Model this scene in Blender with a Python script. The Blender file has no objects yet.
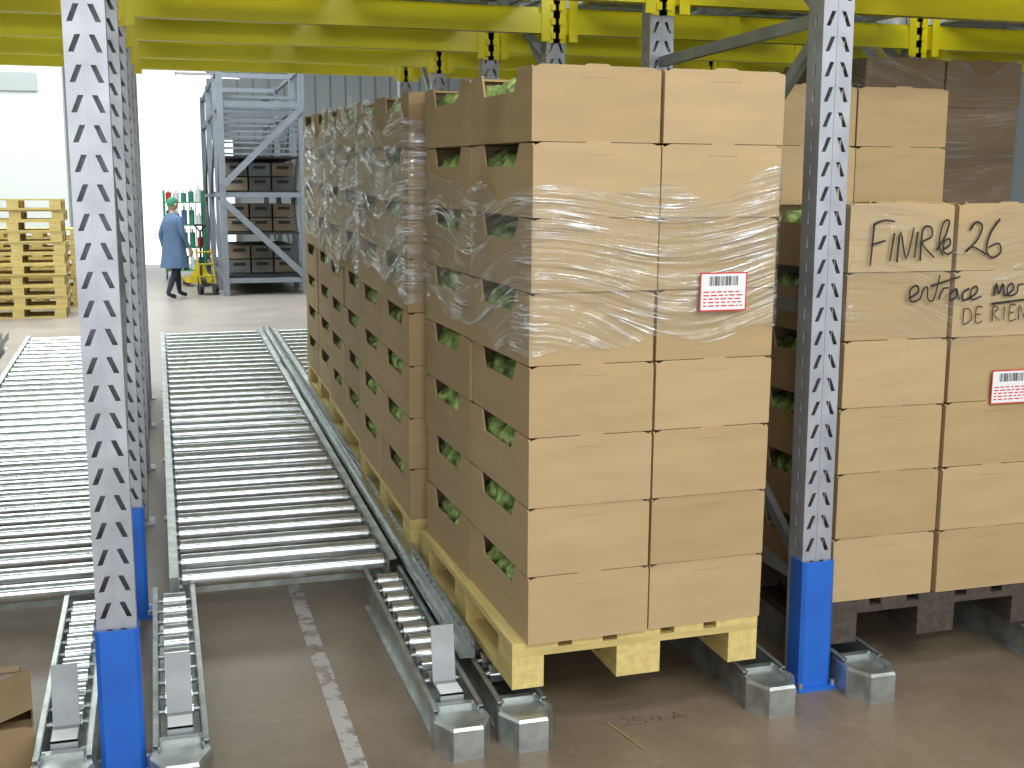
import bpy, bmesh, math, random
from mathutils import Vector, Matrix, noise
random.seed(7)
S = bpy.context.scene
SL = 0.04
ANG = math.atan(SL)

# ------------------------------------------------------------------ materials
def mk(name, col, rough=.5, metal=0., var=.12, scale=8., bump=0., stretch=(1, 1, 1), rvar=.0, detail=4, bscale=None):
    m = bpy.data.materials.new(name); m.use_nodes = True
    nt = m.node_tree; N = nt.nodes; L = nt.links
    b = N['Principled BSDF']
    b.inputs['Roughness'].default_value = rough
    b.inputs['Metallic'].default_value = metal
    tc = N.new('ShaderNodeTexCoord'); mp = N.new('ShaderNodeMapping')
    mp.inputs['Scale'].default_value = stretch
    L.new(tc.outputs['Object'], mp.inputs['Vector'])
    nz = N.new('ShaderNodeTexNoise'); nz.inputs['Scale'].default_value = scale
    nz.inputs['Detail'].default_value = detail
    L.new(mp.outputs[0], nz.inputs['Vector'])
    cr = N.new('ShaderNodeValToRGB')
    cr.color_ramp.elements[0].position = .3; cr.color_ramp.elements[1].position = .7
    cr.color_ramp.elements[0].color = (*[c*(1-var) for c in col], 1)
    cr.color_ramp.elements[1].color = (*[min(1, c*(1+var)) for c in col], 1)
    L.new(nz.outputs['Fac'], cr.inputs['Fac']); L.new(cr.outputs[0], b.inputs['Base Color'])
    if rvar:
        mr = N.new('ShaderNodeMapRange')
        mr.inputs['To Min'].default_value = max(0, rough-rvar); mr.inputs['To Max'].default_value = rough+rvar
        L.new(nz.outputs['Fac'], mr.inputs['Value']); L.new(mr.outputs[0], b.inputs['Roughness'])
    if bump:
        n2 = N.new('ShaderNodeTexNoise'); n2.inputs['Scale'].default_value = bscale or scale*4
        L.new(mp.outputs[0], n2.inputs['Vector'])
        bp = N.new('ShaderNodeBump'); bp.inputs['Strength'].default_value = bump; bp.inputs['Distance'].default_value = .01
        L.new(n2.outputs['Fac'], bp.inputs['Height']); L.new(bp.outputs[0], b.inputs['Normal'])
    return m

M_card = [mk('cardboard_a', (.465, .325, .166), .68, var=.06, scale=3, stretch=(1, 1, 6)),
          mk('cardboard_b', (.435, .302, .150), .68, var=.06, scale=3, stretch=(1, 1, 6)),
          mk('cardboard_c', (.485, .343, .180), .68, var=.06, scale=3, stretch=(1, 1, 6))]
M_cardedge = mk('cardboard_cut_edge', (.34, .23, .115), .8)
M_carddark = mk('cardboard_inside', (.30, .20, .10), .85)
M_cardshade = [mk('shaded_brown_cardboard_a', (.20, .125, .06), .7, var=.05), mk('shaded_brown_cardboard_b', (.175, .11, .05), .7, var=.05), mk('shaded_brown_cardboard_c', (.22, .14, .065), .7, var=.05)]  # brown cardboard, darkened to carry the shade on the set-back right stack
M_lett = mk('lettuce_leaf', (.36, .50, .15), .45, var=.8, scale=30, bump=.4)
M_pine = mk('pine_wood', (.68, .53, .20), .6, var=.14, scale=5, stretch=(8, 1, 8), bump=.15)
M_pinex = mk('pine_wood_cross', (.62, .48, .18), .6, var=.14, scale=5, stretch=(1, 8, 8), bump=.15)
M_dkwood = mk('dark_stained_wood', (.065, .048, .038), .65, var=.35, scale=5, stretch=(8, 1, 8))
M_galv = mk('galvanized_steel', (.46, .49, .48), .34, .75, var=.28, scale=14, rvar=.08)
M_roller = mk('zinc_plated_roller', (.82, .86, .89), .20, .92, var=.14, scale=20, rvar=.08)
M_post = mk('grey_painted_steel', (.41, .42, .46), .38, .35, var=.16, scale=9)
M_brace = mk('galvanized_brace', (.34, .36, .37), .45, .5, var=.15)
M_yel = mk('yellow_painted_steel', (.95, .82, .012), .34, 0, var=.05, scale=3)
M_yel2 = mk('yellow_truck_paint', (.65, .50, .02), .4, 0, var=.1, scale=3)
M_blue = mk('blue_painted_steel', (.018, .13, .56), .42, 0, var=.1, scale=5)
M_white = mk('white_label_paper', (.8, .8, .8), .6, var=.03)
M_red = mk('red_label_ink', (.65, .03, .03), .6, var=.05)
M_blk = mk('black_ink', (.015, .014, .014), .6, var=.05)
M_dark = mk('dark_plastic', (.03, .03, .035), .5)
M_wallw = mk('white_painted_wall', (.70, .74, .73), .7, var=.04, scale=1)
M_wallg = mk('grey_wall_panel', (.42, .46, .47), .6, var=.1, scale=1.5, stretch=(1, 1, .1))
M_ceil = mk('ceiling_panel', (.24, .27, .27), .8, var=.1, scale=.7)
M_skin = mk('skin', (.55, .33, .24), .55, var=.05)
M_coat = mk('blue_work_coat', (.10, .17, .30), .8, var=.1)
M_trou = mk('dark_trousers', (.03, .035, .06), .85, var=.1)
M_cap = mk('green_cap', (.05, .25, .17), .8, var=.1)
M_green = mk('green_painted_steel', (.03, .30, .12), .5)
M_rackbg = mk('blue_grey_steel', (.25, .28, .33), .5, .2, var=.1)
M_crate = mk('grey_crate', (.20, .20, .19), .6, var=.3, scale=3)
M_crate2 = mk('kraft_carton', (.34, .27, .19), .7, var=.2, scale=3)
M_straw = mk('dry_straw', (.40, .37, .12), .8)
M_chalk = mk('faded_floor_marking', (.13, .10, .08), .7, var=.3, scale=40)

def floor_mat():
    m = bpy.data.materials.new('worn_painted_concrete'); m.use_nodes = True
    nt = m.node_tree; N = nt.nodes; L = nt.links; b = N['Principled BSDF']
    tc = N.new('ShaderNodeTexCoord')
    n1 = N.new('ShaderNodeTexNoise'); n1.inputs['Scale'].default_value = 1.6; n1.inputs['Detail'].default_value = 8; n1.inputs['Roughness'].default_value = .65
    n2 = N.new('ShaderNodeTexNoise'); n2.inputs['Scale'].default_value = 30; n2.inputs['Detail'].default_value = 5
    n3 = N.new('ShaderNodeTexNoise'); n3.inputs['Scale'].default_value = 9; n3.inputs['Detail'].default_value = 10; n3.inputs['Roughness'].default_value = .75
    for n in (n1, n2, n3): L.new(tc.outputs['Object'], n.inputs['Vector'])
    c1 = N.new('ShaderNodeValToRGB'); e = c1.color_ramp.elements
    e[0].position = .3; e[0].color = (.19, .138, .090, 1); e[1].position = .72; e[1].color = (.34, .262, .185, 1)
    c2 = N.new('ShaderNodeValToRGB'); e = c2.color_ramp.elements
    e[0].position = .3; e[0].color = (.40, .345, .31, 1); e[1].position = .7; e[1].color = (.50, .44, .40, 1)
    L.new(n1.outputs['Fac'], c1.inputs['Fac']); L.new(n1.outputs['Fac'], c2.inputs['Fac'])
    sx = N.new('ShaderNodeSeparateXYZ'); L.new(tc.outputs['Object'], sx.inputs[0])
    mr = N.new('ShaderNodeMapRange'); mr.inputs['From Min'].default_value = 9.0; mr.inputs['From Max'].default_value = 10.5
    L.new(sx.outputs['Y'], mr.inputs['Value'])
    mx = N.new('ShaderNodeMixRGB'); L.new(mr.outputs[0], mx.inputs['Fac']); L.new(c1.outputs[0], mx.inputs[1]); L.new(c2.outputs[0], mx.inputs[2])
    m2 = N.new('ShaderNodeMixRGB'); m2.blend_type = 'MULTIPLY'; m2.inputs['Fac'].default_value = .35
    L.new(mx.outputs[0], m2.inputs[1]); L.new(n2.outputs['Fac'], m2.inputs[2])
    fr = N.new('ShaderNodeMapRange'); fr.inputs['From Min'].default_value = .60; fr.inputs['From Max'].default_value = .70; fr.inputs['To Max'].default_value = .5; L.new(n3.outputs['Fac'], fr.inputs['Value'])
    m3 = N.new('ShaderNodeMixRGB'); m3.inputs[2].default_value = (.36, .31, .26, 1); L.new(fr.outputs[0], m3.inputs['Fac']); L.new(m2.outputs[0], m3.inputs[1])
    L.new(m3.outputs[0], b.inputs['Base Color'])
    r = N.new('ShaderNodeMapRange'); r.inputs['To Min'].default_value = .25; r.inputs['To Max'].default_value = .5
    L.new(n1.outputs['Fac'], r.inputs['Value']); L.new(r.outputs[0], b.inputs['Roughness'])
    bp = N.new('ShaderNodeBump'); bp.inputs['Strength'].default_value = .08; bp.inputs['Distance'].default_value = .005
    L.new(n2.outputs['Fac'], bp.inputs['Height']); L.new(bp.outputs[0], b.inputs['Normal'])
    return m

def wrap_mat(name, line, glare, base, zs=44, gate=(.44, .64), bd=.03):
    """clear stretch film: creases and glare painted in as white highlights + shiny surface"""
    m = bpy.data.materials.new(name); m.use_nodes = True
    nt = m.node_tree; N = nt.nodes; L = nt.links
    for n in list(N): N.remove(n)
    def math_(op, a, b_=None, c=None, clamp=False):
        n = N.new('ShaderNodeMath'); n.operation = op; n.use_clamp = clamp
        for i, q in enumerate((a, b_, c)):
            if q is None: continue
            if isinstance(q, (int, float)): n.inputs[i].default_value = q
            else: L.new(q, n.inputs[i])
        return n.outputs[0]
    out = N.new('ShaderNodeOutputMaterial'); mix = N.new('ShaderNodeMixShader')
    tr = N.new('ShaderNodeBsdfTransparent'); tr.inputs[0].default_value = (.97, .98, .98, 1)
    pb = N.new('ShaderNodeBsdfPrincipled'); pb.inputs['Base Color'].default_value = (.92, .94, .95, 1); pb.inputs['Roughness'].default_value = .10
    pb.inputs['Specular IOR Level'].default_value = .9
    tc = N.new('ShaderNodeTexCoord'); sx = N.new('ShaderNodeSeparateXYZ'); L.new(tc.outputs['Object'], sx.inputs[0])
    u = math_('SUBTRACT', sx.outputs['X'], sx.outputs['Y'])
    cb = N.new('ShaderNodeCombineXYZ'); L.new(u, cb.inputs['X']); L.new(sx.outputs['Z'], cb.inputs['Z'])
    nw = N.new('ShaderNodeTexNoise'); nw.inputs['Scale'].default_value = 1.3; nw.inputs['Detail'].default_value = 0; L.new(cb.outputs[0], nw.inputs['Vector'])
    z2 = math_('MULTIPLY_ADD', nw.outputs['Fac'], .45, sx.outputs['Z'])
    cb2 = N.new('ShaderNodeCombineXYZ'); L.new(u, cb2.inputs['X']); L.new(z2, cb2.inputs['Z'])
    def streak(sc, xs, det):
        mp = N.new('ShaderNodeMapping'); mp.inputs['Scale'].default_value = (xs, 1, sc); L.new(cb2.outputs[0], mp.inputs['Vector'])
        n1 = N.new('ShaderNodeTexNoise'); n1.inputs['Scale'].default_value = 1.0; n1.inputs['Detail'].default_value = det; L.new(mp.outputs[0], n1.inputs['Vector'])
        return n1.outputs['Fac']
    a = streak(zs, 1.4, 1); b = streak(zs*.4, 1.0, 2); c = streak(zs*2, 4, 2)
    la = math_('SUBTRACT', 1, math_('MULTIPLY', math_('ABSOLUTE', math_('SUBTRACT', a, .52)), 32), None, True)
    lb = math_('SUBTRACT', 1, math_('MULTIPLY', math_('ABSOLUTE', math_('SUBTRACT', b, .50)), 60), None, True)
    hz = N.new('ShaderNodeMapRange'); hz.inputs['From Min'].default_value = .45; hz.inputs['From Max'].default_value = .7; L.new(b, hz.inputs['Value'])
    mpp = N.new('ShaderNodeMapping'); mpp.inputs['Scale'].default_value = (5, 1, 11); L.new(cb2.outputs[0], mpp.inputs['Vector'])
    np_ = N.new('ShaderNodeTexNoise'); np_.inputs['Scale'].default_value = 1.0; np_.inputs['Detail'].default_value = 3; L.new(mpp.outputs[0], np_.inputs['Vector'])
    pm = N.new('ShaderNodeMapRange'); pm.inputs['From Min'].default_value = gate[0]; pm.inputs['From Max'].default_value = gate[1]; pm.inputs['To Min'].default_value = .06; L.new(np_.outputs['Fac'], pm.inputs['Value'])
    ln = math_('MULTIPLY', math_('MAXIMUM', la, lb), math_('MULTIPLY', pm.outputs[0], line))
    tot = math_('ADD', math_('ADD', ln, math_('MULTIPLY', math_('MULTIPLY', hz.outputs[0], pm.outputs[0]), glare)), base, None, True)  # white crease lines and glare painted into the film's opacity
    L.new(tot, mix.inputs['Fac'])
    hgt = math_('ADD', math_('ADD', a, math_('MULTIPLY', b, 1.5)), math_('MULTIPLY', c, .35))
    bp = N.new('ShaderNodeBump'); bp.inputs['Strength'].default_value = 1.0; bp.inputs['Distance'].default_value = bd
    L.new(hgt, bp.inputs['Height']); L.new(bp.outputs[0], pb.inputs['Normal'])
    gl = N.new('ShaderNodeBsdfGlossy'); gl.inputs['Roughness'].default_value = .14; gl.inputs['Color'].default_value = (1, 1, 1, 1); L.new(bp.outputs[0], gl.inputs['Normal'])
    m2 = N.new('ShaderNodeMixShader'); m2.inputs['Fac'].default_value = .35
    L.new(pb.outputs[0], m2.inputs[1]); L.new(gl.outputs[0], m2.inputs[2])
    L.new(tr.outputs[0], mix.inputs[1]); L.new(m2.outputs[0], mix.inputs[2]); L.new(mix.outputs[0], out.inputs[0])
    return m
M_wrap = wrap_mat('stretch_film_light', 1.0, .22, .08)
M_wrap2 = wrap_mat('stretch_film_heavy', .9, .5, .15, 32, gate=(.40, .62), bd=.04)
M_wrap3 = wrap_mat('stretch_film_thin', .25, .08, .04)

def emis(name, col, s):
    m = bpy.data.materials.new(name); m.use_nodes = True
    b = m.node_tree.nodes['Principled BSDF']
    b.inputs['Base Color'].default_value = (.8, .8, .8, 1)
    b.inputs['Emission Color'].default_value = (*col, 1); b.inputs['Emission Strength'].default_value = s
    return m
M_day = emis('daylight_translucent', (.95, 1, 1), 1.2)
M_tube = emis('fluorescent_tube', (1, 1, .97), 6)

# ------------------------------------------------------------------ builders
class MB:
    def __init__(s): s.v = []; s.f = []; s.m = []; s.s = []
    def add(s, vs, fs, mat=0, smooth=False, M=None):
        o = len(s.v)
        for p in vs:
            p = Vector(p)
            s.v.append(M @ p if M is not None else p)
        for f in fs:
            s.f.append([i+o for i in f]); s.m.append(mat); s.s.append(smooth)
    def box(s, lo, hi, mat=0, M=None):
        x0, y0, z0 = lo; x1, y1, z1 = hi
        s.add([(x0, y0, z0), (x1, y0, z0), (x1, y1, z0), (x0, y1, z0), (x0, y0, z1), (x1, y0, z1), (x1, y1, z1), (x0, y1, z1)],
              [(3, 2, 1, 0), (4, 5, 6, 7), (0, 1, 5, 4), (1, 2, 6, 5), (2, 3, 7, 6), (3, 0, 4, 7)], mat, False, M)
    def cyl(s, p0, p1, r, n=12, mat=0, r1=None, M=None):
        p0 = Vector(p0); p1 = Vector(p1); d = (p1-p0).normalized()
        a = d.orthogonal().normalized(); b = d.cross(a); r1 = r if r1 is None else r1
        vs = []
        for p, rr in ((p0, r), (p1, r1)):
            for i in range(n):
                t = 2*math.pi*i/n; vs.append(p+a*rr*math.cos(t)+b*rr*math.sin(t))
        s.add(vs, [(i, (i+1) % n, n+(i+1) % n, n+i) for i in range(n)], mat, True, M)
        s.add(vs, [tuple(reversed(range(n))), tuple(range(n, 2*n))], mat, False, M)
    def prism(s, pts, ax, a0, a1, mat=0, M=None):
        def mkp(p, a):
            return (a, p[0], p[1]) if ax == 0 else ((p[0], a, p[1]) if ax == 1 else (p[0], p[1], a))
        n = len(pts); vs = [mkp(p, a0) for p in pts]+[mkp(p, a1) for p in pts]
        s.add(vs, [tuple(reversed(range(n))), tuple(range(n, 2*n))]+[(i, (i+1) % n, n+(i+1) % n, n+i) for i in range(n)], mat, False, M)
    def bar(s, p0, p1, w, h, mat=0):
        p0 = Vector(p0); p1 = Vector(p1); d = p1-p0; L = d.length; d.normalize()
        up = Vector((0, 0, 1)) if abs(d.z) < .95 else Vector((0, 1, 0))
        a = d.cross(up).normalized(); b = a.cross(d)
        M = Matrix((a, d, b)).transposed().to_4x4(); M.translation = p0
        s.box((-w/2, 0, -h/2), (w/2, L, h/2), mat, M)
    def plate(s, o, u, v, w, h, cols, pitch, sl, sw, slant, mat=0, th=.004):
        o = Vector(o); u = Vector(u); v = Vector(v); n = u.cross(v)
        cw = w/cols; rows = int(h/pitch)
        for r in range(rows):
            for c in range(cols):
                cx = (c+.5)*cw; cz = (r+.5)*pitch
                k = slant*(1 if c % 2 == 0 else -1)
                P = [(cx-cw/2, cz-pitch/2), (cx+cw/2, cz-pitch/2), (cx+cw/2, cz+pitch/2), (cx-cw/2, cz+pitch/2)]
                Q = [(cx-sw/2-k, cz-sl/2), (cx+sw/2-k, cz-sl/2), (cx+sw/2+k, cz+sl/2), (cx-sw/2+k, cz+sl/2)]
                vs = [o+u*a+v*b for a, b in P]+[o+u*a+v*b for a, b in Q]+[o+u*a+v*b-n*th for a, b in Q]
                s.add(vs, [(i, (i+1) % 4, 4+(i+1) % 4, 4+i) for i in range(4)]+[(4+i, 4+(i+1) % 4, 8+(i+1) % 4, 8+i) for i in range(4)], mat)
    def mesh(s, name, mats):
        me = bpy.data.meshes.new(name); me.from_pydata([tuple(p) for p in s.v], [], s.f)
        for m in mats: me.materials.append(m)
        me.polygons.foreach_set('material_index', s.m); me.polygons.foreach_set('use_smooth', s.s)
        me.update(); return me
    def obj(s, name, mats, parent=None, loc=(0, 0, 0), rot=(0, 0, 0)):
        return place(s.mesh(name, mats), name, parent, loc, rot)
def place(me, name, parent=None, loc=(0, 0, 0), rot=(0, 0, 0)):
    o = bpy.data.objects.new(name, me); S.collection.objects.link(o)
    o.location = loc; o.rotation_euler = rot
    if parent: o.parent = parent
    return o
def empty(name, loc=(0, 0, 0), rot=(0, 0, 0)):
    e = bpy.data.objects.new(name, None); S.collection.objects.link(e)
    e.empty_display_size = .2; e.location = loc; e.rotation_euler = rot; return e

# ------------------------------------------------------------------ room
b = MB(); b.box((-14, -8, -.1), (16, 34, 0)); b.obj('floor', [floor_mat()])
b = MB(); b.box((-14, -8, 7), (16, 34, 7.1)); b.obj('ceiling', [M_ceil])
b = MB()
b.box((-14, 30, 0), (-.6, 30.2, 7)); b.box((1.9, 30, 0), (16, 30.2, 7)); b.box((-.6, 30, 4.6), (1.9, 30.2, 7))
b.obj('wall_back', [M_wallw])
b = MB(); b.box((-14.2, -8, 0), (-14, 34, 7)); b.obj('wall_left', [M_wallw])
b = MB(); b.box((16, -8, 0), (16.2, 34, 7)); b.obj('wall_right', [M_wallg])
b = MB(); b.box((-.6, 30.12, 0), (1.9, 30.18, 4.6))
b.box((-.67, 29.9, 0), (-.55, 30.0, 4.65), 1); b.box((1.85, 29.9, 0), (1.97, 30.0, 4.65), 1); b.box((-.67, 29.9, 4.6), (1.97, 30.0, 4.7), 1)
b.obj('door_1', [M_day, M_wallg])
b = MB(); b.box((-3.4, 21.5, 0), (-1.42, 21.9, 7), 0)
b.box((-3.4, 21.46, 3.35), (-1.8, 21.5, 3.65), 1); b.box((-3.4, 21.46, 0), (-1.42, 21.5, .3), 1)
b.obj('white_partition_wall', [M_wallw, M_wallg])
b = MB()
for i in range(24):
    x = 1.2+i*.35; b.box((x, 28.0, 2.9), (x+.3, 28.06, 7), 0); b.box((x+.3, 28.02, 2.9), (x+.35, 28.06, 7), 1)
b.obj('corrugated_panel_screen', [M_wallg, M_rackbg])

# ------------------------------------------------------------------ rack
rack = empty('pallet_flow_rack')
PX = [-4.40, -2.25, -.155, 2.01, 4.17, 6.33]
PY = [3.27, 4.6, 5.95, 7.2, 8.6, 9.8]
H = 5.4
def upright():
    b = MB(); w = .104; d = .085
    b.plate((-w/2, 0, 0), (1, 0, 0), (0, 0, 1), w, H, 2, .075, .044, .014, .009)
    b.plate((w/2, 0, 0), (0, 1, 0), (0, 0, 1), d, H, 1, .075, .034, .012, .0)
    b.plate((-w/2, d, 0), (0, -1, 0), (0, 0, 1), d, H, 1, .075, .034, .012, .0)
    b.box((-w/2, d, 0), (-.004, d+.003, H)); b.box((.004, d, 0), (w/2, d+.003, H))  # back strips widened beyond the open profile to darken the slots
    b.box((-.004, -.002, 0), (.004, 0, H))
    b.box((-.08, -.03, 0), (.08, d+.03, .008))
    return b.mesh('rack_upright', [M_post])
up = upright()
for x in PX:
    for y in PY:
        place(up, 'rack_upright', rack, (x, y, 0))
b = MB()
for x in PX:
    for y0, y1 in ((PY[0], PY[1]), (PY[2], PY[3]), (PY[4], PY[5])):
        z = .35; k = 0
        while z < 5:
            b.bar((x, y0+.09, z), (x, y1, z), .025, .04)
            b.bar((x+.02, y0+.09, z), (x+.02, y1, z+.9), .025, .04) if k % 2 == 0 else b.bar((x+.02, y1, z), (x+.02, y0+.09, z+.9), .025, .04)
            z += .9; k += 1
b.obj('frame_bracing', [M_brace], rack)
b = MB()
Z2 = 2.32
for y in PY:
    zb = Z2+SL*(y-3.27)
    for i in range(len(PX)-1):
        x0 = PX[i]+.052; x1 = PX[i+1]-.052
        b.prism([(y-.05, zb), (y, zb), (y, zb+.13), (y-.03, zb+.13), (y-.03, zb+.10), (y-.05, zb+.10)], 0, x0, x1)
        for xc, sg in ((x0, 1), (x1, -1)):
            b.box((min(xc, xc+sg*.045), y-.058, zb-.04), (max(xc, xc+sg*.045), y-.05, zb+.18))
            b.box((min(xc-sg*.07, xc), y-.01, zb-.04), (max(xc-sg*.07, xc), y-.006, zb+.18))
            for k in range(3):
                b.box((xc-sg*.03-.012, y-.022, zb-.02+k*.07), (xc-sg*.03+.012, y-.01, zb+.01+k*.07))
b.obj('yellow_beam', [M_yel], rack)
b = MB()
for y in PY:
    for i in range(len(PX)-1):
        z = 4.4+SL*(y-3.2); b.box((PX[i]+.052, y-.05, z), (PX[i+1]-.052, y, z+.115))
b.obj('yellow_beam_upper', [M_yel], rack)
b = MB()
for i in range(2, len(PX)-1):
    b.bar((PX[i], PY[3]+.05, 2.85), (PX[i+1], PY[4]-.05, 2.95), .04, .05)
    b.bar((PX[i+1], PY[3]+.05, 2.85), (PX[i], PY[4]-.05, 2.95), .04, .05)
    b.bar((PX[i+1], PY[2]+.1, 2.3), (PX[i+1]-1.1, PY[2]+.15, 3.6), .04, .04)
b.obj('wind_brace', [M_brace], rack)
for x in (PX[1], PX[2], PX[3], PX[4]):
    for y in (PY[0], PY[1]):
        g = MB(); hh = .435
        g.prism([(-.058, .06), (-.058, -.012), (-.046, -.022), (.046, -.022), (.058, -.012), (.058, .06), (.052, .06), (.052, -.008), (.044, -.014), (-.044, -.014), (-.052, -.008), (-.052, .06)], 2, .012, hh)
        g.box((-.07, -.04, 0), (.07, .08, .014))
        for sx in (-.06, .06): g.cyl((sx, -.03, .014), (sx, -.03, .03), .009, 6, 1)
        g.obj('upright_post_guard', [M_blue, M_galv], rack, (x, y, 0))

# ------------------------------------------------------------------ roller lanes
def lane_mesh(L, w=.80, pitch=.185, r=.034):
    b = MB()
    n = int(L/pitch)
    for i in range(n):
        y = .06+i*pitch
        b.cyl((.012, y, -.03), (w-.012, y, -.03), r, 14, 1)
        b.cyl((0, y, -.03), (.012, y, -.03), .012, 8, 0); b.cyl((w-.012, y, -.03), (w, y, -.03), .012, 8, 0)
    for x, sg in ((0, -1), (w, 1)):
        xs = sorted((x, x+sg*.004)); b.box((xs[0], 0, -.10), (xs[1], L, .0))
        xs = sorted((x, x+sg*.035)); b.box((xs[0], 0, -.10), (xs[1], L, -.096)); b.box((xs[0], 0, -.004), (xs[1], L, 0))
    for k in range(int(L/1.4)+1):
        y = .15+k*1.4
        if y < L: b.box((0, y, -.125), (w, y+.04, -.10))
    return b.mesh('roller_lane', [M_galv, M_roller])
YL = 4.47; ZL = .13+SL*(YL-3.1); LL = 6.3
lm = lane_mesh(LL)
lanes_x = [PX[0]+.155, PX[0]+1.12, PX[1]+.155, -1.07, .02, .985, PX[3]+.13, PX[3]+1.06, PX[4]+.155, PX[4]+1.12]
for x in lanes_x:
    e = empty('roller_conveyor', (x, YL, ZL), (0, 0, 0))
    place(lm, 'roller_bed', e, (0, 0, 0), (ANG, 0, 0))
    b = MB()
    for k in range(5):
        y = .17+k*1.4; zt = SL*y-.12
        for xx in (.0, .80):
            b.box((xx-.02, y-.02, -ZL), (xx+.02, y+.02, zt)); b.box((xx-.05, y-.04, -ZL), (xx+.05, y+.04, -ZL+.006))
    b.obj('support_legs', [M_galv], e)
    place(lm, 'upper_roller_bed', rack, (x, 3.4, Z2+.13+.12+SL*.1), (ANG, 0, 0))

def entry_rail(x, stop=True):
    y0 = 3.09; L = YL-y0-.02
    e = empty('entry_roller_rail', (x, y0, 0))
    b = MB(); w = .115
    top = lambda y: .105+SL*(y)
    for sg in (-1, 1):
        xi = sg*w/2
        xs = sorted((xi, xi+sg*.004)); xl = sorted((xi, xi+sg*.018))
        b.prism([(.12, .012), (L, .012), (L, top(L)), (.12, top(.12))], 0, xs[0], xs[1])
        b.prism([(.12, top(.12)-.004), (L, top(L)-.004), (L, top(L)), (.12, top(.12))], 0, xl[0], xl[1])
        b.box((xl[0], .12, 0), (xl[1], L, .012))
    b.box((-w/2, .12, .0), (w/2, L, .006))
    y = .36
    while y < L-.02:
        b.cyl((-w/2+.018, y, top(y)-.020), (w/2-.018, y, top(y)-.020), .029, 14, 1)
        b.cyl((-w/2, y, top(y)-.020), (w/2, y, top(y)-.020), .008, 8, 0)
        y += .10
    o = [(-.072, .19), (-.085, .08), (-.045, 0), (.045, 0), (.085, .08), (.072, .19)]
    oi = [(p[0]*.93, .006+p[1]*.97) for p in o]
    z0, z1, z2 = 0, .090, .099
    vs = [(p[0], p[1], z0) for p in o]+[(p[0], p[1], z1) for p in o]+[(p[0], p[1], z2) for p in oi]
    b.add(vs, [tuple(reversed(range(6)))]+[(k*6+i, k*6+(i+1) % 6, k*6+6+(i+1) % 6, k*6+6+i) for k in range(2) for i in range(6)])
    ii = [(p[0]*.72, .032+p[1]*.70) for p in o]
    vs = [(p[0], p[1], z2) for p in oi]+[(p[0], p[1], z2) for p in ii]+[(p[0], p[1], z2-.012) for p in ii]
    b.add(vs, [(k*6+i, k*6+(i+1) % 6, k*6+6+(i+1) % 6, k*6+6+i) for k in range(2) for i in range(6)]+[tuple(range(12, 18))])
    for sx in (-.056, .056): b.cyl((sx, .172, z2), (sx, .172, z2+.006), .008, 6, 0)
    b.obj('channel', [M_galv, M_roller], e)
    if stop:
        s = MB()
        s.prism([(.30, .11), (.305, .11), (.335, .29), (.33, .29)], 0, -.036, .036, 0)
        s.box((-.036, .20, .114), (.036, .305, .119), 0)
        s.prism([(.20, .119), (.20, .06), (.204, .06), (.204, .119)], 0, -.036, .036, 0)
        s.box((-.034, .206, .1192), (.034, .275, .121), 1)
        s.obj('pallet_stop_plate', [M_brace, M_white], e)
    return e
for x, st in ((-1.06, 1), (-.31, 1), (.0, 1), (.792, 1), (.988, 0), (1.80, 0), (2.16, 0), (2.93, 0), (3.12, 1), (3.93, 1)):
    entry_rail(x, bool(st))

g = MB(); Lg = 7.2
for off in (0, .05):
    g.plate((off, 0, .0), (0, 1, 0), (0, 0, 1), Lg, .06, int(Lg/.06), .06, .018, .022, 0)
g.box((0, 0, 0), (.05, Lg, .004))
gm = g.mesh('lane_guide_rail', [M_galv])
for x in (PX[1]+1.0-.04, .868, PX[3]+1.0, PX[4]+1.0):
    place(gm, 'lane_guide_rail', rack, (x, 3.5, .14), (ANG, 0, 0))

# ------------------------------------------------------------------ pallets and boxes
def pallet_mesh(mats, name):
    b = MB(); W = .82; D = 1.2
    for i in range(3):
        y = (0, D/2-.07, D-.145)[i] if i != 1 else D/2-.0725
        b.box((0, y, .100), (W, y+.145, .122), 1)
        for x, ww in ((0, .10), (W/2-.0725, .145), (W-.10, .10)):
            b.box((x, y, .022), (x+ww, y+.145, .100), 0)
    for x, ww in ((0, .10), (W/2-.0725, .145), (W-.10, .10)):
        b.box((x, 0, 0), (x+ww, D, .022), 0)
    for x, ww in ((0, .145), (.19, .10), (W/2-.0725, .145), (W-.29, .10), (W-.145, .145)):
        b.box((x, 0, .122), (x+ww, D, .144), 0)
    return b.mesh(name, mats)
PM = pallet_mesh([M_pine, M_pinex], 'wooden_pallet'); PMD = pallet_mesh([M_dkwood, M_dkwood], 'dark_wooden_pallet')

def head_template(sub, seed):
    bm = bmesh.new(); bmesh.ops.create_icosphere(bm, subdivisions=sub, radius=1)
    vs = []
    for v in bm.verts:
        p = v.co.copy()
        d = 1+.25*noise.noise(p*2.5+Vector((seed, 0, 0)))+.38*abs(noise.noise(p*5+Vector((0, seed, 0))))-.08
        vs.append(p*d)
    fs = [[v.index for v in f.verts] for f in bm.faces]; bm.free(); return vs, fs
HT = [head_template(3, s*3.7) for s in range(4)]

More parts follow.
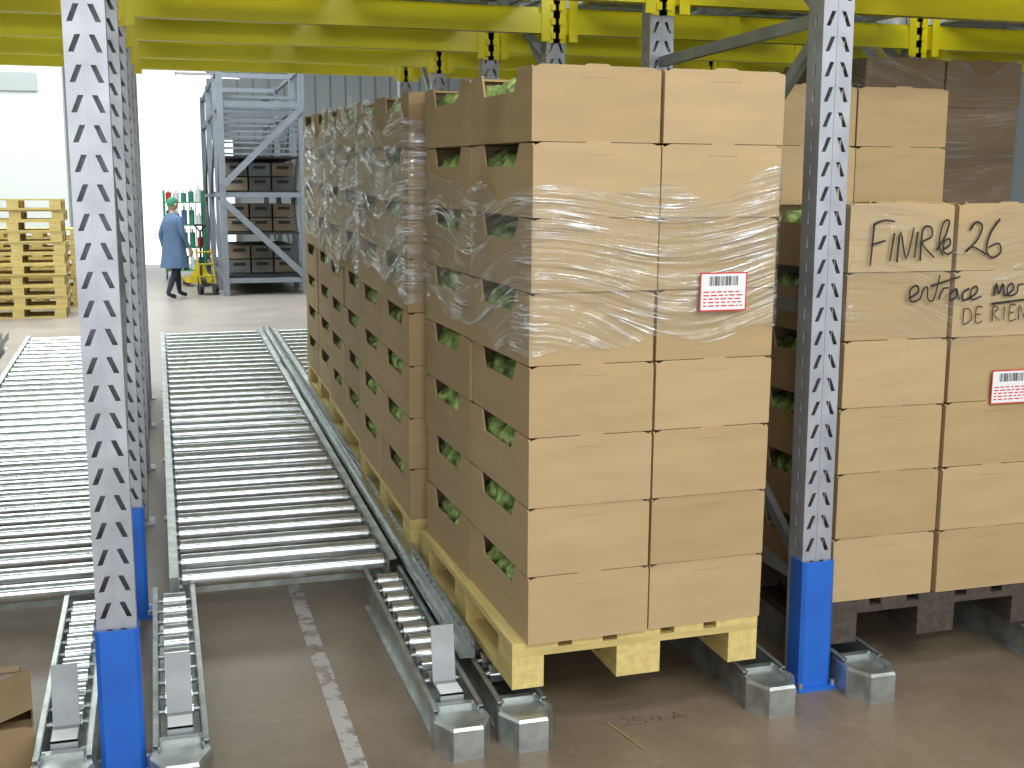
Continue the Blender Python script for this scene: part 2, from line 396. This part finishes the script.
BH = .208
def tray(b, M, w, d, h, mi, slit=True):
    t = .006
    tab = [(.0, 0), (w, 0), (w, h-.010), (w*.93, h), (w*.60, h), (w*.58, h+.005), (w*.42, h+.005), (w*.40, h), (w*.07, h), (0, h-.010)]
    b.prism(tab, 1, 0, t, mi, M); b.prism(tab, 1, d-t, d, mi, M)
    nh = h*.32
    side = [(t, 0), (d-t, 0), (d-t, h-.004), (d*.80, h), (d*.75, h-nh), (d*.27, h-nh), (d*.20, h), (t, h-.004)]
    b.prism(side, 0, 0, t, mi, M); b.prism(side, 0, w-t, w, mi, M)
    b.box((t, t, 0), (w-t, d-t, t), mi, M)
    b.box((t, t, h-.012), (w-t, .07, h-.008), mi, M); b.box((t, d-.07, h-.012), (w-t, d-t, h-.008), mi, M)
    if slit:
        b.box((w*.38, -.0005, h*.84), (w*.62, .0, h*.8445), 3, M)
        b.box((w*.38, -.0005, h*.84), (w*.382, .0, h*.89), 3, M); b.box((w*.618, -.0005, h*.84), (w*.62, .0, h*.89), 3, M)

def ribbon(b, pts, w, y, mat=0):
    P = [Vector((p[0], p[1])) for p in pts]
    Q = []
    for i in range(len(P)-1):
        p0 = P[max(i-1, 0)]; p1 = P[i]; p2 = P[i+1]; p3 = P[min(i+2, len(P)-1)]
        for k in range(4):
            t = k/4
            Q.append(.5*((2*p1)+(p2-p0)*t+(2*p0-5*p1+4*p2-p3)*t*t+(3*p1-p0-3*p2+p3)*t**3))
    Q.append(P[-1])
    vs = []
    for i, q in enumerate(Q):
        d = (Q[min(i+1, len(Q)-1)]-Q[max(i-1, 0)])
        d = d.normalized() if d.length > 1e-6 else Vector((1, 0))
        ww = w*(1-.35*i/len(Q))
        n = Vector((-d.y, d.x))*ww/2
        vs += [(q.x+n.x, y, q.y+n.y), (q.x-n.x, y, q.y-n.y)]
    b.add(vs, [(2*i, 2*i+1, 2*i+3, 2*i+2) for i in range(len(Q)-1)], mat)

def film(name, parent, W, D, z0, z1, mat, amp=.005, off=.010, seed=0, ragged=.05, yoff=0):
    per = []
    x0, x1, y0, y1 = -off, W+off, -off+yoff, D+off; r = .02; st = .012
    def seg(a, c):
        a = Vector(a); c = Vector(c); n = max(2, int((c-a).length/st))
        for i in range(n): per.append(a+(c-a)*i/n)
    seg((x0+r, y0), (x1-r, y0)); seg((x1-r, y0), (x1, y0+r)); seg((x1, y0+r), (x1, y1-r)); seg((x1, y1-r), (x1-r, y1))
    seg((x1-r, y1), (x0+r, y1)); seg((x0+r, y1), (x0, y1-r)); seg((x0, y1-r), (x0, y0+r)); seg((x0, y0+r), (x0+r, y0))
    n = len(per); nz = int((z1-z0)/.012); c = Vector((W/2, D/2))
    vs = []
    for j in range(nz+1):
        t = j/nz
        for i, p in enumerate(per):
            a = 2*math.pi*i/n
            cs = Vector((math.cos(a)*2, math.sin(a)*2, 0))
            zz = z0+ragged*noise.noise(cs*1.3+Vector((seed, 0, 0)))*2+(z1-z0+ragged*1.5*noise.noise(cs*1.1+Vector((0, seed, 5))))*t
            w = noise.noise(Vector((cs.x*2+seed, cs.y*2, (zz+.12*math.sin(a*3+seed))*30)))
            dd = (p-c); nn = Vector((dd.x/W, dd.y/D)); nn = Vector((1 if nn.x > 0 else -1, 0)) if abs(nn.x) > abs(nn.y) else Vector((0, 1 if nn.y > 0 else -1))
            q = p+nn*max(-.004, w*amp)
            vs.append((q.x, q.y, zz))
    b = MB(); b.add(vs, [(j*n+i, j*n+(i+1) % n, (j+1)*n+(i+1) % n, (j+1)*n+i) for j in range(nz) for i in range(n)], 0, True)
    return b.obj(name, [mat], parent)

def stack(x, y, rows, mats=None, pm=None, rows_back=None, lettuce=True, seed=1, jit=.004, W=.81, bh=BH, bhb=None, rz=0, px=None, dz=0, yo=0, lean=ANG):
    rnd = random.Random(seed)
    mats = mats or M_card; pm = pm or PM
    z = .13+SL*(y-3.1)+dz
    place(pm, 'dark_wooden_pallet' if pm is PMD else 'wooden_pallet', None, (x if px is None else px, y, z), (lean, 0, rz*.5))
    e = empty('lettuce_box_stack', (x, y, z), (lean, 0, rz))
    b = MB(); lt = MB()
    rows_back = rows_back or rows; bhb = bhb or bh
    cw = W/2; cd = .6
    for cx in range(2):
        for cy in range(2):
            nr = rows if cy == 0 else rows_back; h = bh if cy == 0 else bhb
            ox = rnd.uniform(-.003, .003); oy = rnd.uniform(-.004, .004)
            for r in range(nr):
                M = Matrix.Translation((cx*cw+.003+ox+rnd.uniform(-jit, jit)*.6+cx*.004, cy*cd+oy+yo+rnd.uniform(-jit, jit), .145+r*h)) @ Matrix.Rotation(rnd.uniform(-.007, .007), 4, 'Z')
                tray(b, M, cw-.006, cd-.008, h-.002, rnd.randrange(3))
                if lettuce:
                    top = r == nr-1
                    heads = []
                    if cx == 0 or top:
                        for k in range(4): heads.append((.080, .11+k*.125))
                    if top:
                        for k in range(4): heads.append((.28, .11+k*.125))
                    for hx, hy in heads:
                        vs, fs = HT[rnd.randrange(4)]
                        R = Matrix.Rotation(rnd.uniform(0, 6), 4, 'Z') @ Matrix.Rotation(rnd.uniform(0, 6), 4, 'X')
                        rr = rnd.uniform(.058, .066)
                        lt.add(vs, fs, 0, True, M @ Matrix.Translation((hx, hy+rnd.uniform(-.02, .02), .012+rr*1.15+(.045 if top else rnd.uniform(.02, .045)))) @ R @ Matrix.Diagonal((rr, rr, rr*1.1, 1)))
    b.obj('cardboard_boxes', mats+[M_cardedge], e)
    if lettuce: lt.obj('lettuce_heads', [M_lett], e)
    return e

def label(e, x, z, w=.155, h=.115, y=-.010):
    b = MB(); b.box((0, y-.0006, 0), (w, y, h), 0)
    y2 = y-.001
    for (a, c, d, f) in ((0, 0, w, .004), (0, h-.004, w, h), (0, 0, .004, h), (w-.004, 0, w, h)):
        b.box((a, y2, c), (d, y, f), 1)
    rnd = random.Random(3); xx = .03
    while xx < w-.03:
        ww = rnd.choice((.001, .002, .003)); b.box((xx, y2, h*.66), (xx+ww, y, h*.90), 2); xx += ww+rnd.choice((.001, .002, .003))
    for r in range(5):
        zz = h*.12+r*h*.09; xx = .012
        while xx < w-.02:
            ww = rnd.uniform(.006, .02); b.box((xx, y2, zz), (min(xx+ww, w-.012), y, zz+h*.035), 1); xx += ww+.006
    return b.obj('shipping_label', [M_white, M_red, M_blk], e, (x, 0, z))

X2 = .955
s1 = stack(X2+.042, 3.22, 8, seed=11, W=.788, rz=math.radians(1.8), px=X2+.005, dz=.004, bh=.2103, yo=-.02, lean=.022)
film('stretch_wrap', s1, .79, 1.18, 1.05, 1.50, M_wrap, seed=2, ragged=.05, yoff=-.02)
label(s1, .525, 1.130, y=-.036)
for i, (yy, sd, dx) in enumerate(((4.50, 21, -.04), (5.76, 31, -.015), (7.02, 41, .01))):
    s = stack(X2+dx, yy, 8, seed=sd, jit=.007)
    film('stretch_wrap', s, .81, 1.2, (1.08, .98, 1.08)[i], 1.76, M_wrap2, seed=sd, amp=.008, off=.012, ragged=.07)
X3 = 2.09
s3 = stack(X3, 3.30, 6, seed=51, pm=PMD, rows_back=8, bh=.219, bhb=.216, W=.778, rz=0, px=X3, dz=-.012, lean=.010)
film('stretch_wrap', s3, .778, 1.2, 1.02, 1.43, M_wrap3, seed=9, ragged=.03, amp=.003, off=.007)
label(s3, .560, .79, y=-.014)
w = MB()
def wr(pts, wd=.0078):
    ribbon(w, [((p[0])/268., .146+6*.219-(p[1])/302.) for p in pts], wd, -.0145)
for st in ([(21, 20), (19, 60)], [(20, 21), (30, 17), (41, 18)], [(19, 40), (33, 36)], [(41, 29), (38, 56)], [(45, 57), (47, 28), (54, 54), (60, 24)], [(64, 28), (62, 53)],
           [(68, 56), (69, 26), (77, 24), (78, 33), (69, 39), (82, 53)], [(84, 46), (92, 32), (95, 18), (89, 20), (86, 40), (91, 51)], [(91, 45), (97, 41), (96, 35), (91, 38), (91, 47), (96, 50), (102, 46)],
           [(117, 27), (122, 19), (129, 23), (125, 36), (114, 48), (120, 43), (136, 51)], [(147, 16), (138, 30), (135, 46), (141, 54), (150, 49), (147, 40), (137, 44)],
           [(60, 92), (68, 86), (66, 80), (60, 84), (61, 95), (70, 93), (73, 84), (77, 82), (78, 93), (84, 94), (89, 70)], [(80, 81), (110, 72)],
           [(89, 94), (93, 84), (99, 83)], [(107, 84), (101, 88), (101, 95), (107, 92), (107, 84), (110, 95)], [(120, 84), (114, 88), (114, 95), (120, 94), (128, 88), (127, 82), (122, 86), (123, 95), (133, 92)],
           [(146, 92), (148, 80), (151, 90), (155, 80), (157, 92), (166, 86), (164, 80), (160, 84), (161, 92), (170, 90), (171, 82), (177, 81)], [(144, 100), (185, 96)],
           ):
    wr(st)
for st in ([(116, 104), (116, 119), (124, 115), (122, 105), (116, 104)], [(135, 103), (129, 103), (129, 118), (136, 117)], [(129, 110), (134, 110)],
           [(146, 118), (146, 103), (152, 105), (147, 110), (154, 117)], [(158, 103), (158, 117)], [(170, 102), (164, 102), (164, 117), (171, 116)], [(164, 109), (169, 109)], [(174, 117), (174, 102), (181, 116), (182, 101)]):
    wr(st, .0045)
w.obj('marker_handwriting', [M_blk], s3)
stack(X3, 4.75, 7, seed=61)
stack(X3, 6.0, 8, seed=62)
X4 = 3.00
s4 = stack(X4, 4.72, 9, mats=M_cardshade, seed=71)
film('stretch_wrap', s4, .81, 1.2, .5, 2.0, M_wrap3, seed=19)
stack(X4, 6.0, 9, mats=M_cardshade, seed=72)

# ------------------------------------------------------------------ floor marks and litter
def paint_mat():
    m = bpy.data.materials.new('worn_white_paint'); m.use_nodes = True
    nt = m.node_tree; N = nt.nodes; L = nt.links; pb = N['Principled BSDF']
    pb.inputs['Base Color'].default_value = (.56, .53, .50, 1); pb.inputs['Roughness'].default_value = .6
    tc = N.new('ShaderNodeTexCoord'); n = N.new('ShaderNodeTexNoise'); n.inputs['Scale'].default_value = 10; n.inputs['Detail'].default_value = 8; n.inputs['Roughness'].default_value = .65
    L.new(tc.outputs['Object'], n.inputs['Vector']); mr = N.new('ShaderNodeMapRange'); mr.inputs['From Min'].default_value = .42; mr.inputs['From Max'].default_value = .51
    L.new(n.outputs['Fac'], mr.inputs['Value'])
    mr.inputs['To Max'].default_value = .8
    L.new(mr.outputs[0], pb.inputs['Alpha']); return m
b = MB(); b.box((.452, 2.2, .0003), (.507, 10, .0010)); b.obj('worn_floor_line', [paint_mat()])
b = MB()
def fl(pts):
    P = [Vector((p[0], p[1], .001)) for p in pts]
    for i in range(len(P)-1):
        d = (P[i+1]-P[i]).normalized(); n = Vector((-d.y, d.x, 0))*.002
        b.add([P[i]+n, P[i]-n, P[i+1]-n, P[i+1]+n], [(0, 1, 2, 3)])
ox, oy = 1.30, 3.17
for st in ([(0, .05), (.03, .06), (.03, .03), (0, 0), (.04, 0)], [(.08, .06), (.05, .06), (.05, .03), (.08, .03), (.08, 0), (.05, 0)], [(.12, .06), (.1, .02), (.14, .03)], [(.13, .05), (.13, 0)], [(.17, 0), (.19, .06), (.21, 0)], [(.175, .02), (.205, .02)]):
    fl([(ox+p[0], oy+p[1]*.8) for p in st])
b.obj('floor_chalk_number', [M_chalk])
b = MB(); b.cyl((1.26, 3.20, .004), (1.285, 3.08, .004), .0018, 6); b.cyl((1.285, 3.08, .004), (1.30, 3.0, .004), .0015, 6); b.obj('straw', [M_straw])
b = MB(); tray(b, Matrix.Identity(4), .4, .32, .14, 0, False); b.box((.0, .0, .136), (.25, .32, .142), 2)
b.add([(.25, 0, .142), (.40, 0, .19), (.40, .32, .19), (.25, .32, .142)], [(0, 1, 2, 3)], 0)
b.obj('cardboard_box', [M_carddark, M_carddark, M_card[1], M_cardedge], None, (-.79, 3.32, .001), (0, 0, .12))
b = MB(); b.box((-.60, 4.15, .0005), (-.52, 4.2, .004)); b.obj('cardboard_scrap', [M_card[0]])
b = MB()
vs = []
for j in range(9):
    for i in range(9):
        vs.append((i*.0042, j*.012, .002+.03*abs(noise.noise(Vector((i*.5, j*.5, 3))))*2))
b.add(vs, [(j*9+i, j*9+i+1, (j+1)*9+i+1, (j+1)*9+i) for j in range(8) for i in range(8)], 0, True)
b.obj('crumpled_plastic_scrap', [M_wrap2], None, (.873, 3.36, .0))

# ------------------------------------------------------------------ background objects
def pile(x, y, n, rz=0):
    e = empty('wooden_pallet_pile', (x, y, 0), (0, 0, rz)); rnd = random.Random(int(x*10)+n)
    for i in range(n):
        place(PM, 'pallet_layer', e, (rnd.uniform(-.02, .02), rnd.uniform(-.02, .02), i*.1445), (0, 0, 0))
pile(-1.22, 17.0, 11, math.pi/2); pile(-2.57, 17.1, 11, math.pi/2); pile(-1.1, 18.6, 8, math.pi/2)
e = empty('storage_rack')
b = MB()
x0, x1, Hh = 1.05, 2.35, 3.75
for yy in (20, 21.4, 24.2, 27):
    for x in (x0, x1): b.box((x-.05, yy-.05, 0), (x+.05, yy+.05, Hh))
    for z in (.25, 1.65, 3.1, 3.68): b.bar((x0, yy, z), (x1, yy, z), .05, .08)
b.bar((x0, 19.95, 1.8), (x1, 19.95, 3.05), .05, .10); b.bar((x0, 19.95, 1.55), (x1, 19.95, .3), .05, .10)
for x in (x0, x1):
    for z in (.25, 1.65, 3.1, 3.68): b.bar((x, 20, z), (x, 27, z), .05, .07)
    for k in range(3):
        yk = (20, 21.4, 24.2, 27); b.bar((x, yk[k], .3), (x, yk[k+1], 1.65), .04, .06); b.bar((x, yk[k+1], 1.65), (x, yk[k], 3.1), .04, .06)
for k in range(9): b.box((x0, 20.1, 2.3+k*.09), (x1, 20.13, 2.33+k*.09))
for k in range(6): b.box((x0+.06, 20.15+k*1.15, 3.2), (x1-.06, 20.25+k*1.15, 3.25))
b.obj('steel_frame', [M_rackbg], e)
b = MB(); rnd = random.Random(8)
for z in (.29, 1.0, 1.69, 2.25): b.box((x0+.06, 20.15, z), (x1-.06, 26.9, z+.03), 0)
for z, nn, ks in ((.33, 2, (0, 1, 2)), (1.04, 2, (0, 1, 2)), (1.73, 2, (0, 1, 2))):
    for k in ks:
        for j in range(3):
            xx = x0+.1+k*.39
            for n in range(nn):
                b.box((xx, 20.9+j*.7, z+n*.24), (xx+.36, 21.5+j*.7, z+n*.24+.22), 1+rnd.randrange(3)); b.box((xx+.08, 20.89+j*.7, z+n*.24+.12), (xx+.28, 20.9+j*.7, z+n*.24+.17), 0)
b.obj('stored_crates', [M_dark, M_crate, M_crate2, M_rackbg], e)
e = empty('roll_cage', (.15, 24.6, 0)); b = MB()
for x in (0, .75):
    for y in (0, .8): b.cyl((x, y, .12), (x, y, 1.75), .02, 8, 0); b.cyl((x-.015, y, .06), (x+.015, y, .06), .06, 12, 2)
    for k in range(8): b.cyl((x, 0, .2+k*.22), (x, .8, .2+k*.22), .008, 6, 0)
for k in range(7): b.cyl((.02+k*.12, .8, .15), (.02+k*.12, .8, 1.7), .008, 6, 0)
for z in (.15, .6, 1.05, 1.5): b.box((0, 0, z), (.75, .8, z+.02), 0)
b.obj('frame', [M_green, M_green, M_dark], e)
b = MB(); rnd = random.Random(2)
for z in (.17, .62, 1.07, 1.52):
    for k in range(5):
        x = .03+k*.145; h = rnd.uniform(.2, .38)
        b.cyl((x+.06, .2, z), (x+.06, .2, z+h*.8), .055, 10, rnd.randrange(5)); b.cyl((x+.06, .2, z+h*.8), (x+.06, .2, z+h), .02, 8, 1)
b.obj('bottles', [M_red, M_white, M_dark, M_coat, M_cap], e)
def truck(loc, rz):
    e = empty('pallet_truck', loc, (0, 0, rz)); b = MB()
    for x in (0, .36): b.box((x, .2, .07), (x+.16, 1.3, .12), 0); b.cyl((x+.04, 1.15, .04), (x+.12, 1.15, .04), .04, 12, 1)
    b.box((.08, .05, .07), (.44, .25, .22), 0); b.prism([(.12, .22), (.40, .22), (.32, .42), (.20, .42)], 1, .1, .2, 0)
    b.cyl((.2, 0, .1), (.32, 0, .1), .1, 16, 1); b.cyl((.26, .05, .2), (.26, -.10, 1.0), .020, 10, 1)
    b.cyl((.26, -.10, 1.0), (.16, -.13, 1.12), .015, 8, 1); b.cyl((.26, -.10, 1.0), (.36, -.13, 1.12), .015, 8, 1); b.cyl((.16, -.13, 1.12), (.36, -.13, 1.12), .018, 8, 1)
    b.obj('truck_body', [M_yel2, M_dark], e)
truck((.47, 22.2, 0), math.radians(4))
e = empty('hand_truck', (.66, 20.4, 0), (0, 0, .3)); b = MB()
for x in (0, .26): b.cyl((x, 0, .1), (x, .2, .75), .016, 8, 0); b.cyl((x-.03, .03, .09), (x+.03, .03, .09), .09, 16, 1)
for k in range(3): b.cyl((0, .05+k*.06, .3+k*.2), (.26, .05+k*.06, .3+k*.2), .014, 8, 0)
b.box((0, -.2, .02), (.26, .0, .03), 1)
b.obj('truck_frame', [M_yel2, M_dark], e)
for (x, y, z) in ((1.2, 27, 4.2), (-4, 24, 5.6), (4, 14, 6.2), (-4, 14, 6.2), (-1, 14, 6.2)):
    b = MB(); b.box((-.7, -.08, 0), (.7, .08, .06), 0); b.cyl((-.65, 0, -.02), (.65, 0, -.02), .02, 10, 1)
    b.cyl((-.5, 0, .06), (-.5, 0, 7-z), .006, 6, 0); b.cyl((.5, 0, .06), (.5, 0, 7-z), .006, 6, 0)
    b.obj('fluorescent_fixture', [M_white, M_tube], None, (x, y, z))

# ------------------------------------------------------------------ person
def person(loc, rz):
    e = empty('warehouse_worker', loc, (0, 0, rz))
    J = {'pelvis': ((0, 0, .86), .115), 'spine': ((0, -.01, 1.02), .115), 'chest': ((0, 0, 1.20), .125), 'neck': ((0, 0, 1.34), .055), 'head0': ((0, -.01, 1.42), .06)}
    E = [('pelvis', 'spine'), ('spine', 'chest'), ('chest', 'neck'), ('neck', 'head0')]
    for sg, n, st in ((1, 'L', .16), (-1, 'R', -.16)):
        J['sh'+n] = ((sg*.165, 0, 1.28), .058); J['el'+n] = ((sg*.22, .04+st*.3, 1.03), .043); J['wr'+n] = ((sg*.21, -.05+st*.6, .81), .028); J['pa'+n] = ((sg*.205, -.07+st*.65, .755), .03)
        E += [('chest', 'sh'+n), ('sh'+n, 'el'+n), ('el'+n, 'wr'+n), ('wr'+n, 'pa'+n)]
        px, py, pz = J['pa'+n][0]
        for k, (dy, ln) in enumerate(((-.027, .065), (-.009, .075), (.009, .07), (.027, .055))):
            J['f%d%s' % (k, n)] = ((px, py+dy, pz-.035), .009); J['g%d%s' % (k, n)] = ((px-sg*.012, py+dy*1.1, pz-.035-ln), .007)
            E += [('pa'+n, 'f%d%s' % (k, n)), ('f%d%s' % (k, n), 'g%d%s' % (k, n))]
        J['t0'+n] = ((px-sg*.01, py-.04, pz+.005), .01); J['t1'+n] = ((px-sg*.02, py-.058, pz-.03), .008); E += [('pa'+n, 't0'+n), ('t0'+n, 't1'+n)]
        J['hi'+n] = ((sg*.085, 0, .82), .09); J['kn'+n] = ((sg*.09, -st*.5-.03, .46), .058)
        J['an'+n] = ((sg*.09, -st*1.1+.04, .09), .038); J['to'+n] = ((sg*.10, -st*1.1-.11, .038), .034)
        E += [('pelvis', 'hi'+n), ('hi'+n, 'kn'+n), ('kn'+n, 'an'+n), ('an'+n, 'to'+n)]
    keys = list(J); me = bpy.data.meshes.new('body_cage')
    me.from_pydata([J[k][0] for k in keys], [(keys.index(a), keys.index(c)) for a, c in E], [])
    o = bpy.data.objects.new('body_cage', me); S.collection.objects.link(o)
    sk = o.modifiers.new('skin', 'SKIN'); sk.use_smooth_shade = True
    sv = me.skin_vertices[0].data
    for i, k in enumerate(keys): sv[i].radius = (J[k][1], J[k][1]*(.8 if k in ('chest', 'spine', 'pelvis') else 1)); sv[i].use_root = (k == 'pelvis')
    ss = o.modifiers.new('sub', 'SUBSURF'); ss.levels = 2; ss.render_levels = 2
    dg = bpy.context.evaluated_depsgraph_get(); bm_ = bpy.data.meshes.new_from_object(o.evaluated_get(dg))
    bpy.data.objects.remove(o)
    bm_.materials.clear()
    for m in (M_skin, M_coat, M_trou, M_dark): bm_.materials.append(m)
    for p in bm_.polygons:
        c = p.center; mi = 0
        if c.z < .10: mi = 3
        elif c.z < .9 and abs(c.x) < .165: mi = 2
        elif c.z < 1.36 and c.z > .82: mi = 1
        p.material_index = mi; p.use_smooth = True
    place(bm_, 'body', e)
    b = MB(); n = 28; rings = [(.50, .24, .21), (.62, .225, .19), (.80, .205, .165), (.95, .185, .15), (1.08, .18, .145), (1.2, .195, .15), (1.29, .18, .13), (1.345, .10, .085), (1.37, .07, .07)]
    vs = []
    for z, rx, ry in rings:
        for i in range(n):
            a = 2*math.pi*i/n; f = 1+(.05*math.sin(a*7) if z < .9 else 0)
            vs.append((rx*f*math.cos(a), ry*f*math.sin(a), z))
    b.add(vs, [(j*n+i, j*n+(i+1) % n, (j+1)*n+(i+1) % n, (j+1)*n+i) for j in range(len(rings)-1) for i in range(n)], 0, True)
    b.obj('work_coat', [M_coat], e)
    b = MB(); bm = bmesh.new(); bmesh.ops.create_uvsphere(bm, u_segments=24, v_segments=16, radius=1)
    vs = []
    for v in bm.verts:
        x, y, z = v.co; wd = 1-.18*max(0, -z)
        q = Vector((x*.073*wd, y*.088*(1-.1*max(0, -z)), z*.108))
        if y < -.8 and abs(x) < .18 and -.35 < z < .1: q.y -= .016
        vs.append(q+Vector((0, -.015, 1.50)))
    b.add(vs, [[v.index for v in f.verts] for f in bm.faces], 0, True)
    for sg in (-1, 1):
        b.add([Vector((sg*.028+.011*math.cos(t)*math.sin(p_), -.097+.006*math.sin(t)*math.sin(p_), 1.51+.007*math.cos(p_))) for p_ in (0.3, 1.57, 2.8) for t in [k*math.pi/3 for k in range(6)]], [(j*6+i, j*6+(i+1) % 6, (j+1)*6+(i+1) % 6, (j+1)*6+i) for j in range(2) for i in range(6)], 1, True)
        b.cyl((sg*.070, -.01, 1.495), (sg*.082, 0, 1.50), .02, 10, 0)
    b.box((-.024, -.096, 1.445), (.024, -.088, 1.451), 2)
    b.obj('head', [M_skin, M_blk, M_red], e)
    b = MB(); vs = []; fs = []
    for v in bm.verts:
        x, y, z = v.co; vs.append(Vector((x*.080, y*.096+.006, z*.108))+Vector((0, -.015, 1.512)))
    for f in bm.faces:
        c = f.calc_center_median()
        if c.z > .2 or (c.y > .25 and c.z > -.45): fs.append([v.index for v in f.verts])
    b.add(vs, fs, 0, True); b.obj('cap', [M_cap], e); bm.free()
person((.24, 19.7, 0), math.radians(125))

# ------------------------------------------------------------------ lights
def area(name, loc, tgt, sx, sy, e, col=(1, 1, 1)):
    l = bpy.data.lights.new(name, 'AREA'); l.shape = 'RECTANGLE'; l.size = sx; l.size_y = sy; l.energy = e; l.color = col
    o = bpy.data.objects.new(name, l); S.collection.objects.link(o); o.location = loc
    o.rotation_euler = (Vector(tgt)-Vector(loc)).to_track_quat('-Z', 'Y').to_euler()
area('unseen_aisle_light', (2.5, -1.0, 4.4), (1.8, 3.5, .8), 6, .2, 125, (.98, 1, .98))  # unseen narrow strip, added so the film catches glints
area('unseen_aisle_light', (1.5, -3.0, 4.8), (1.5, 3.5, .8), 8, .2, 135, (.98, 1, .98))  # second unseen strip, added for streak highlights
area('unseen_aisle_light', (0, 1.2, 6.6), (0, 2.2, 0), 10, 1, 170, (.96, 1, 1))
area('front_fill_light', (1.5, -5.5, 2.0), (1.5, 3.5, 1.8), 9, 2.4, 270, (.96, 1, 1))  # unseen soft fill behind the camera, added to light the stack fronts evenly
area('hall_lamp', (-2, 13.5, 6.4), (-1, 13.5, 0), 8, 3, 700, (.93, 1, .98))
area('hall_lamp', (-1, 20, 6.4), (-1, 20, 0), 10, 5, 850, (.93, 1, 1))
area('hall_lamp', (-8, 7, 6.0), (-2, 8, 0), 3, 8, 420, (.94, 1, 1))
w_ = bpy.data.worlds.new('World'); S.world = w_; w_.use_nodes = True
w_.node_tree.nodes['Background'].inputs[0].default_value = (.90, .95, .98, 1); w_.node_tree.nodes['Background'].inputs[1].default_value = .62

# ------------------------------------------------------------------ camera
cd = bpy.data.cameras.new('camera'); co = bpy.data.objects.new('camera', cd); S.collection.objects.link(co)
cd.sensor_width = 36; cd.lens = 1180/1024*36; cd.clip_end = 200
co.location = (0, 0, 1.6); co.rotation_euler = (math.radians(90-8.96), 0, math.radians(-16.6))
S.camera = co
S.view_settings.view_transform = 'Standard'
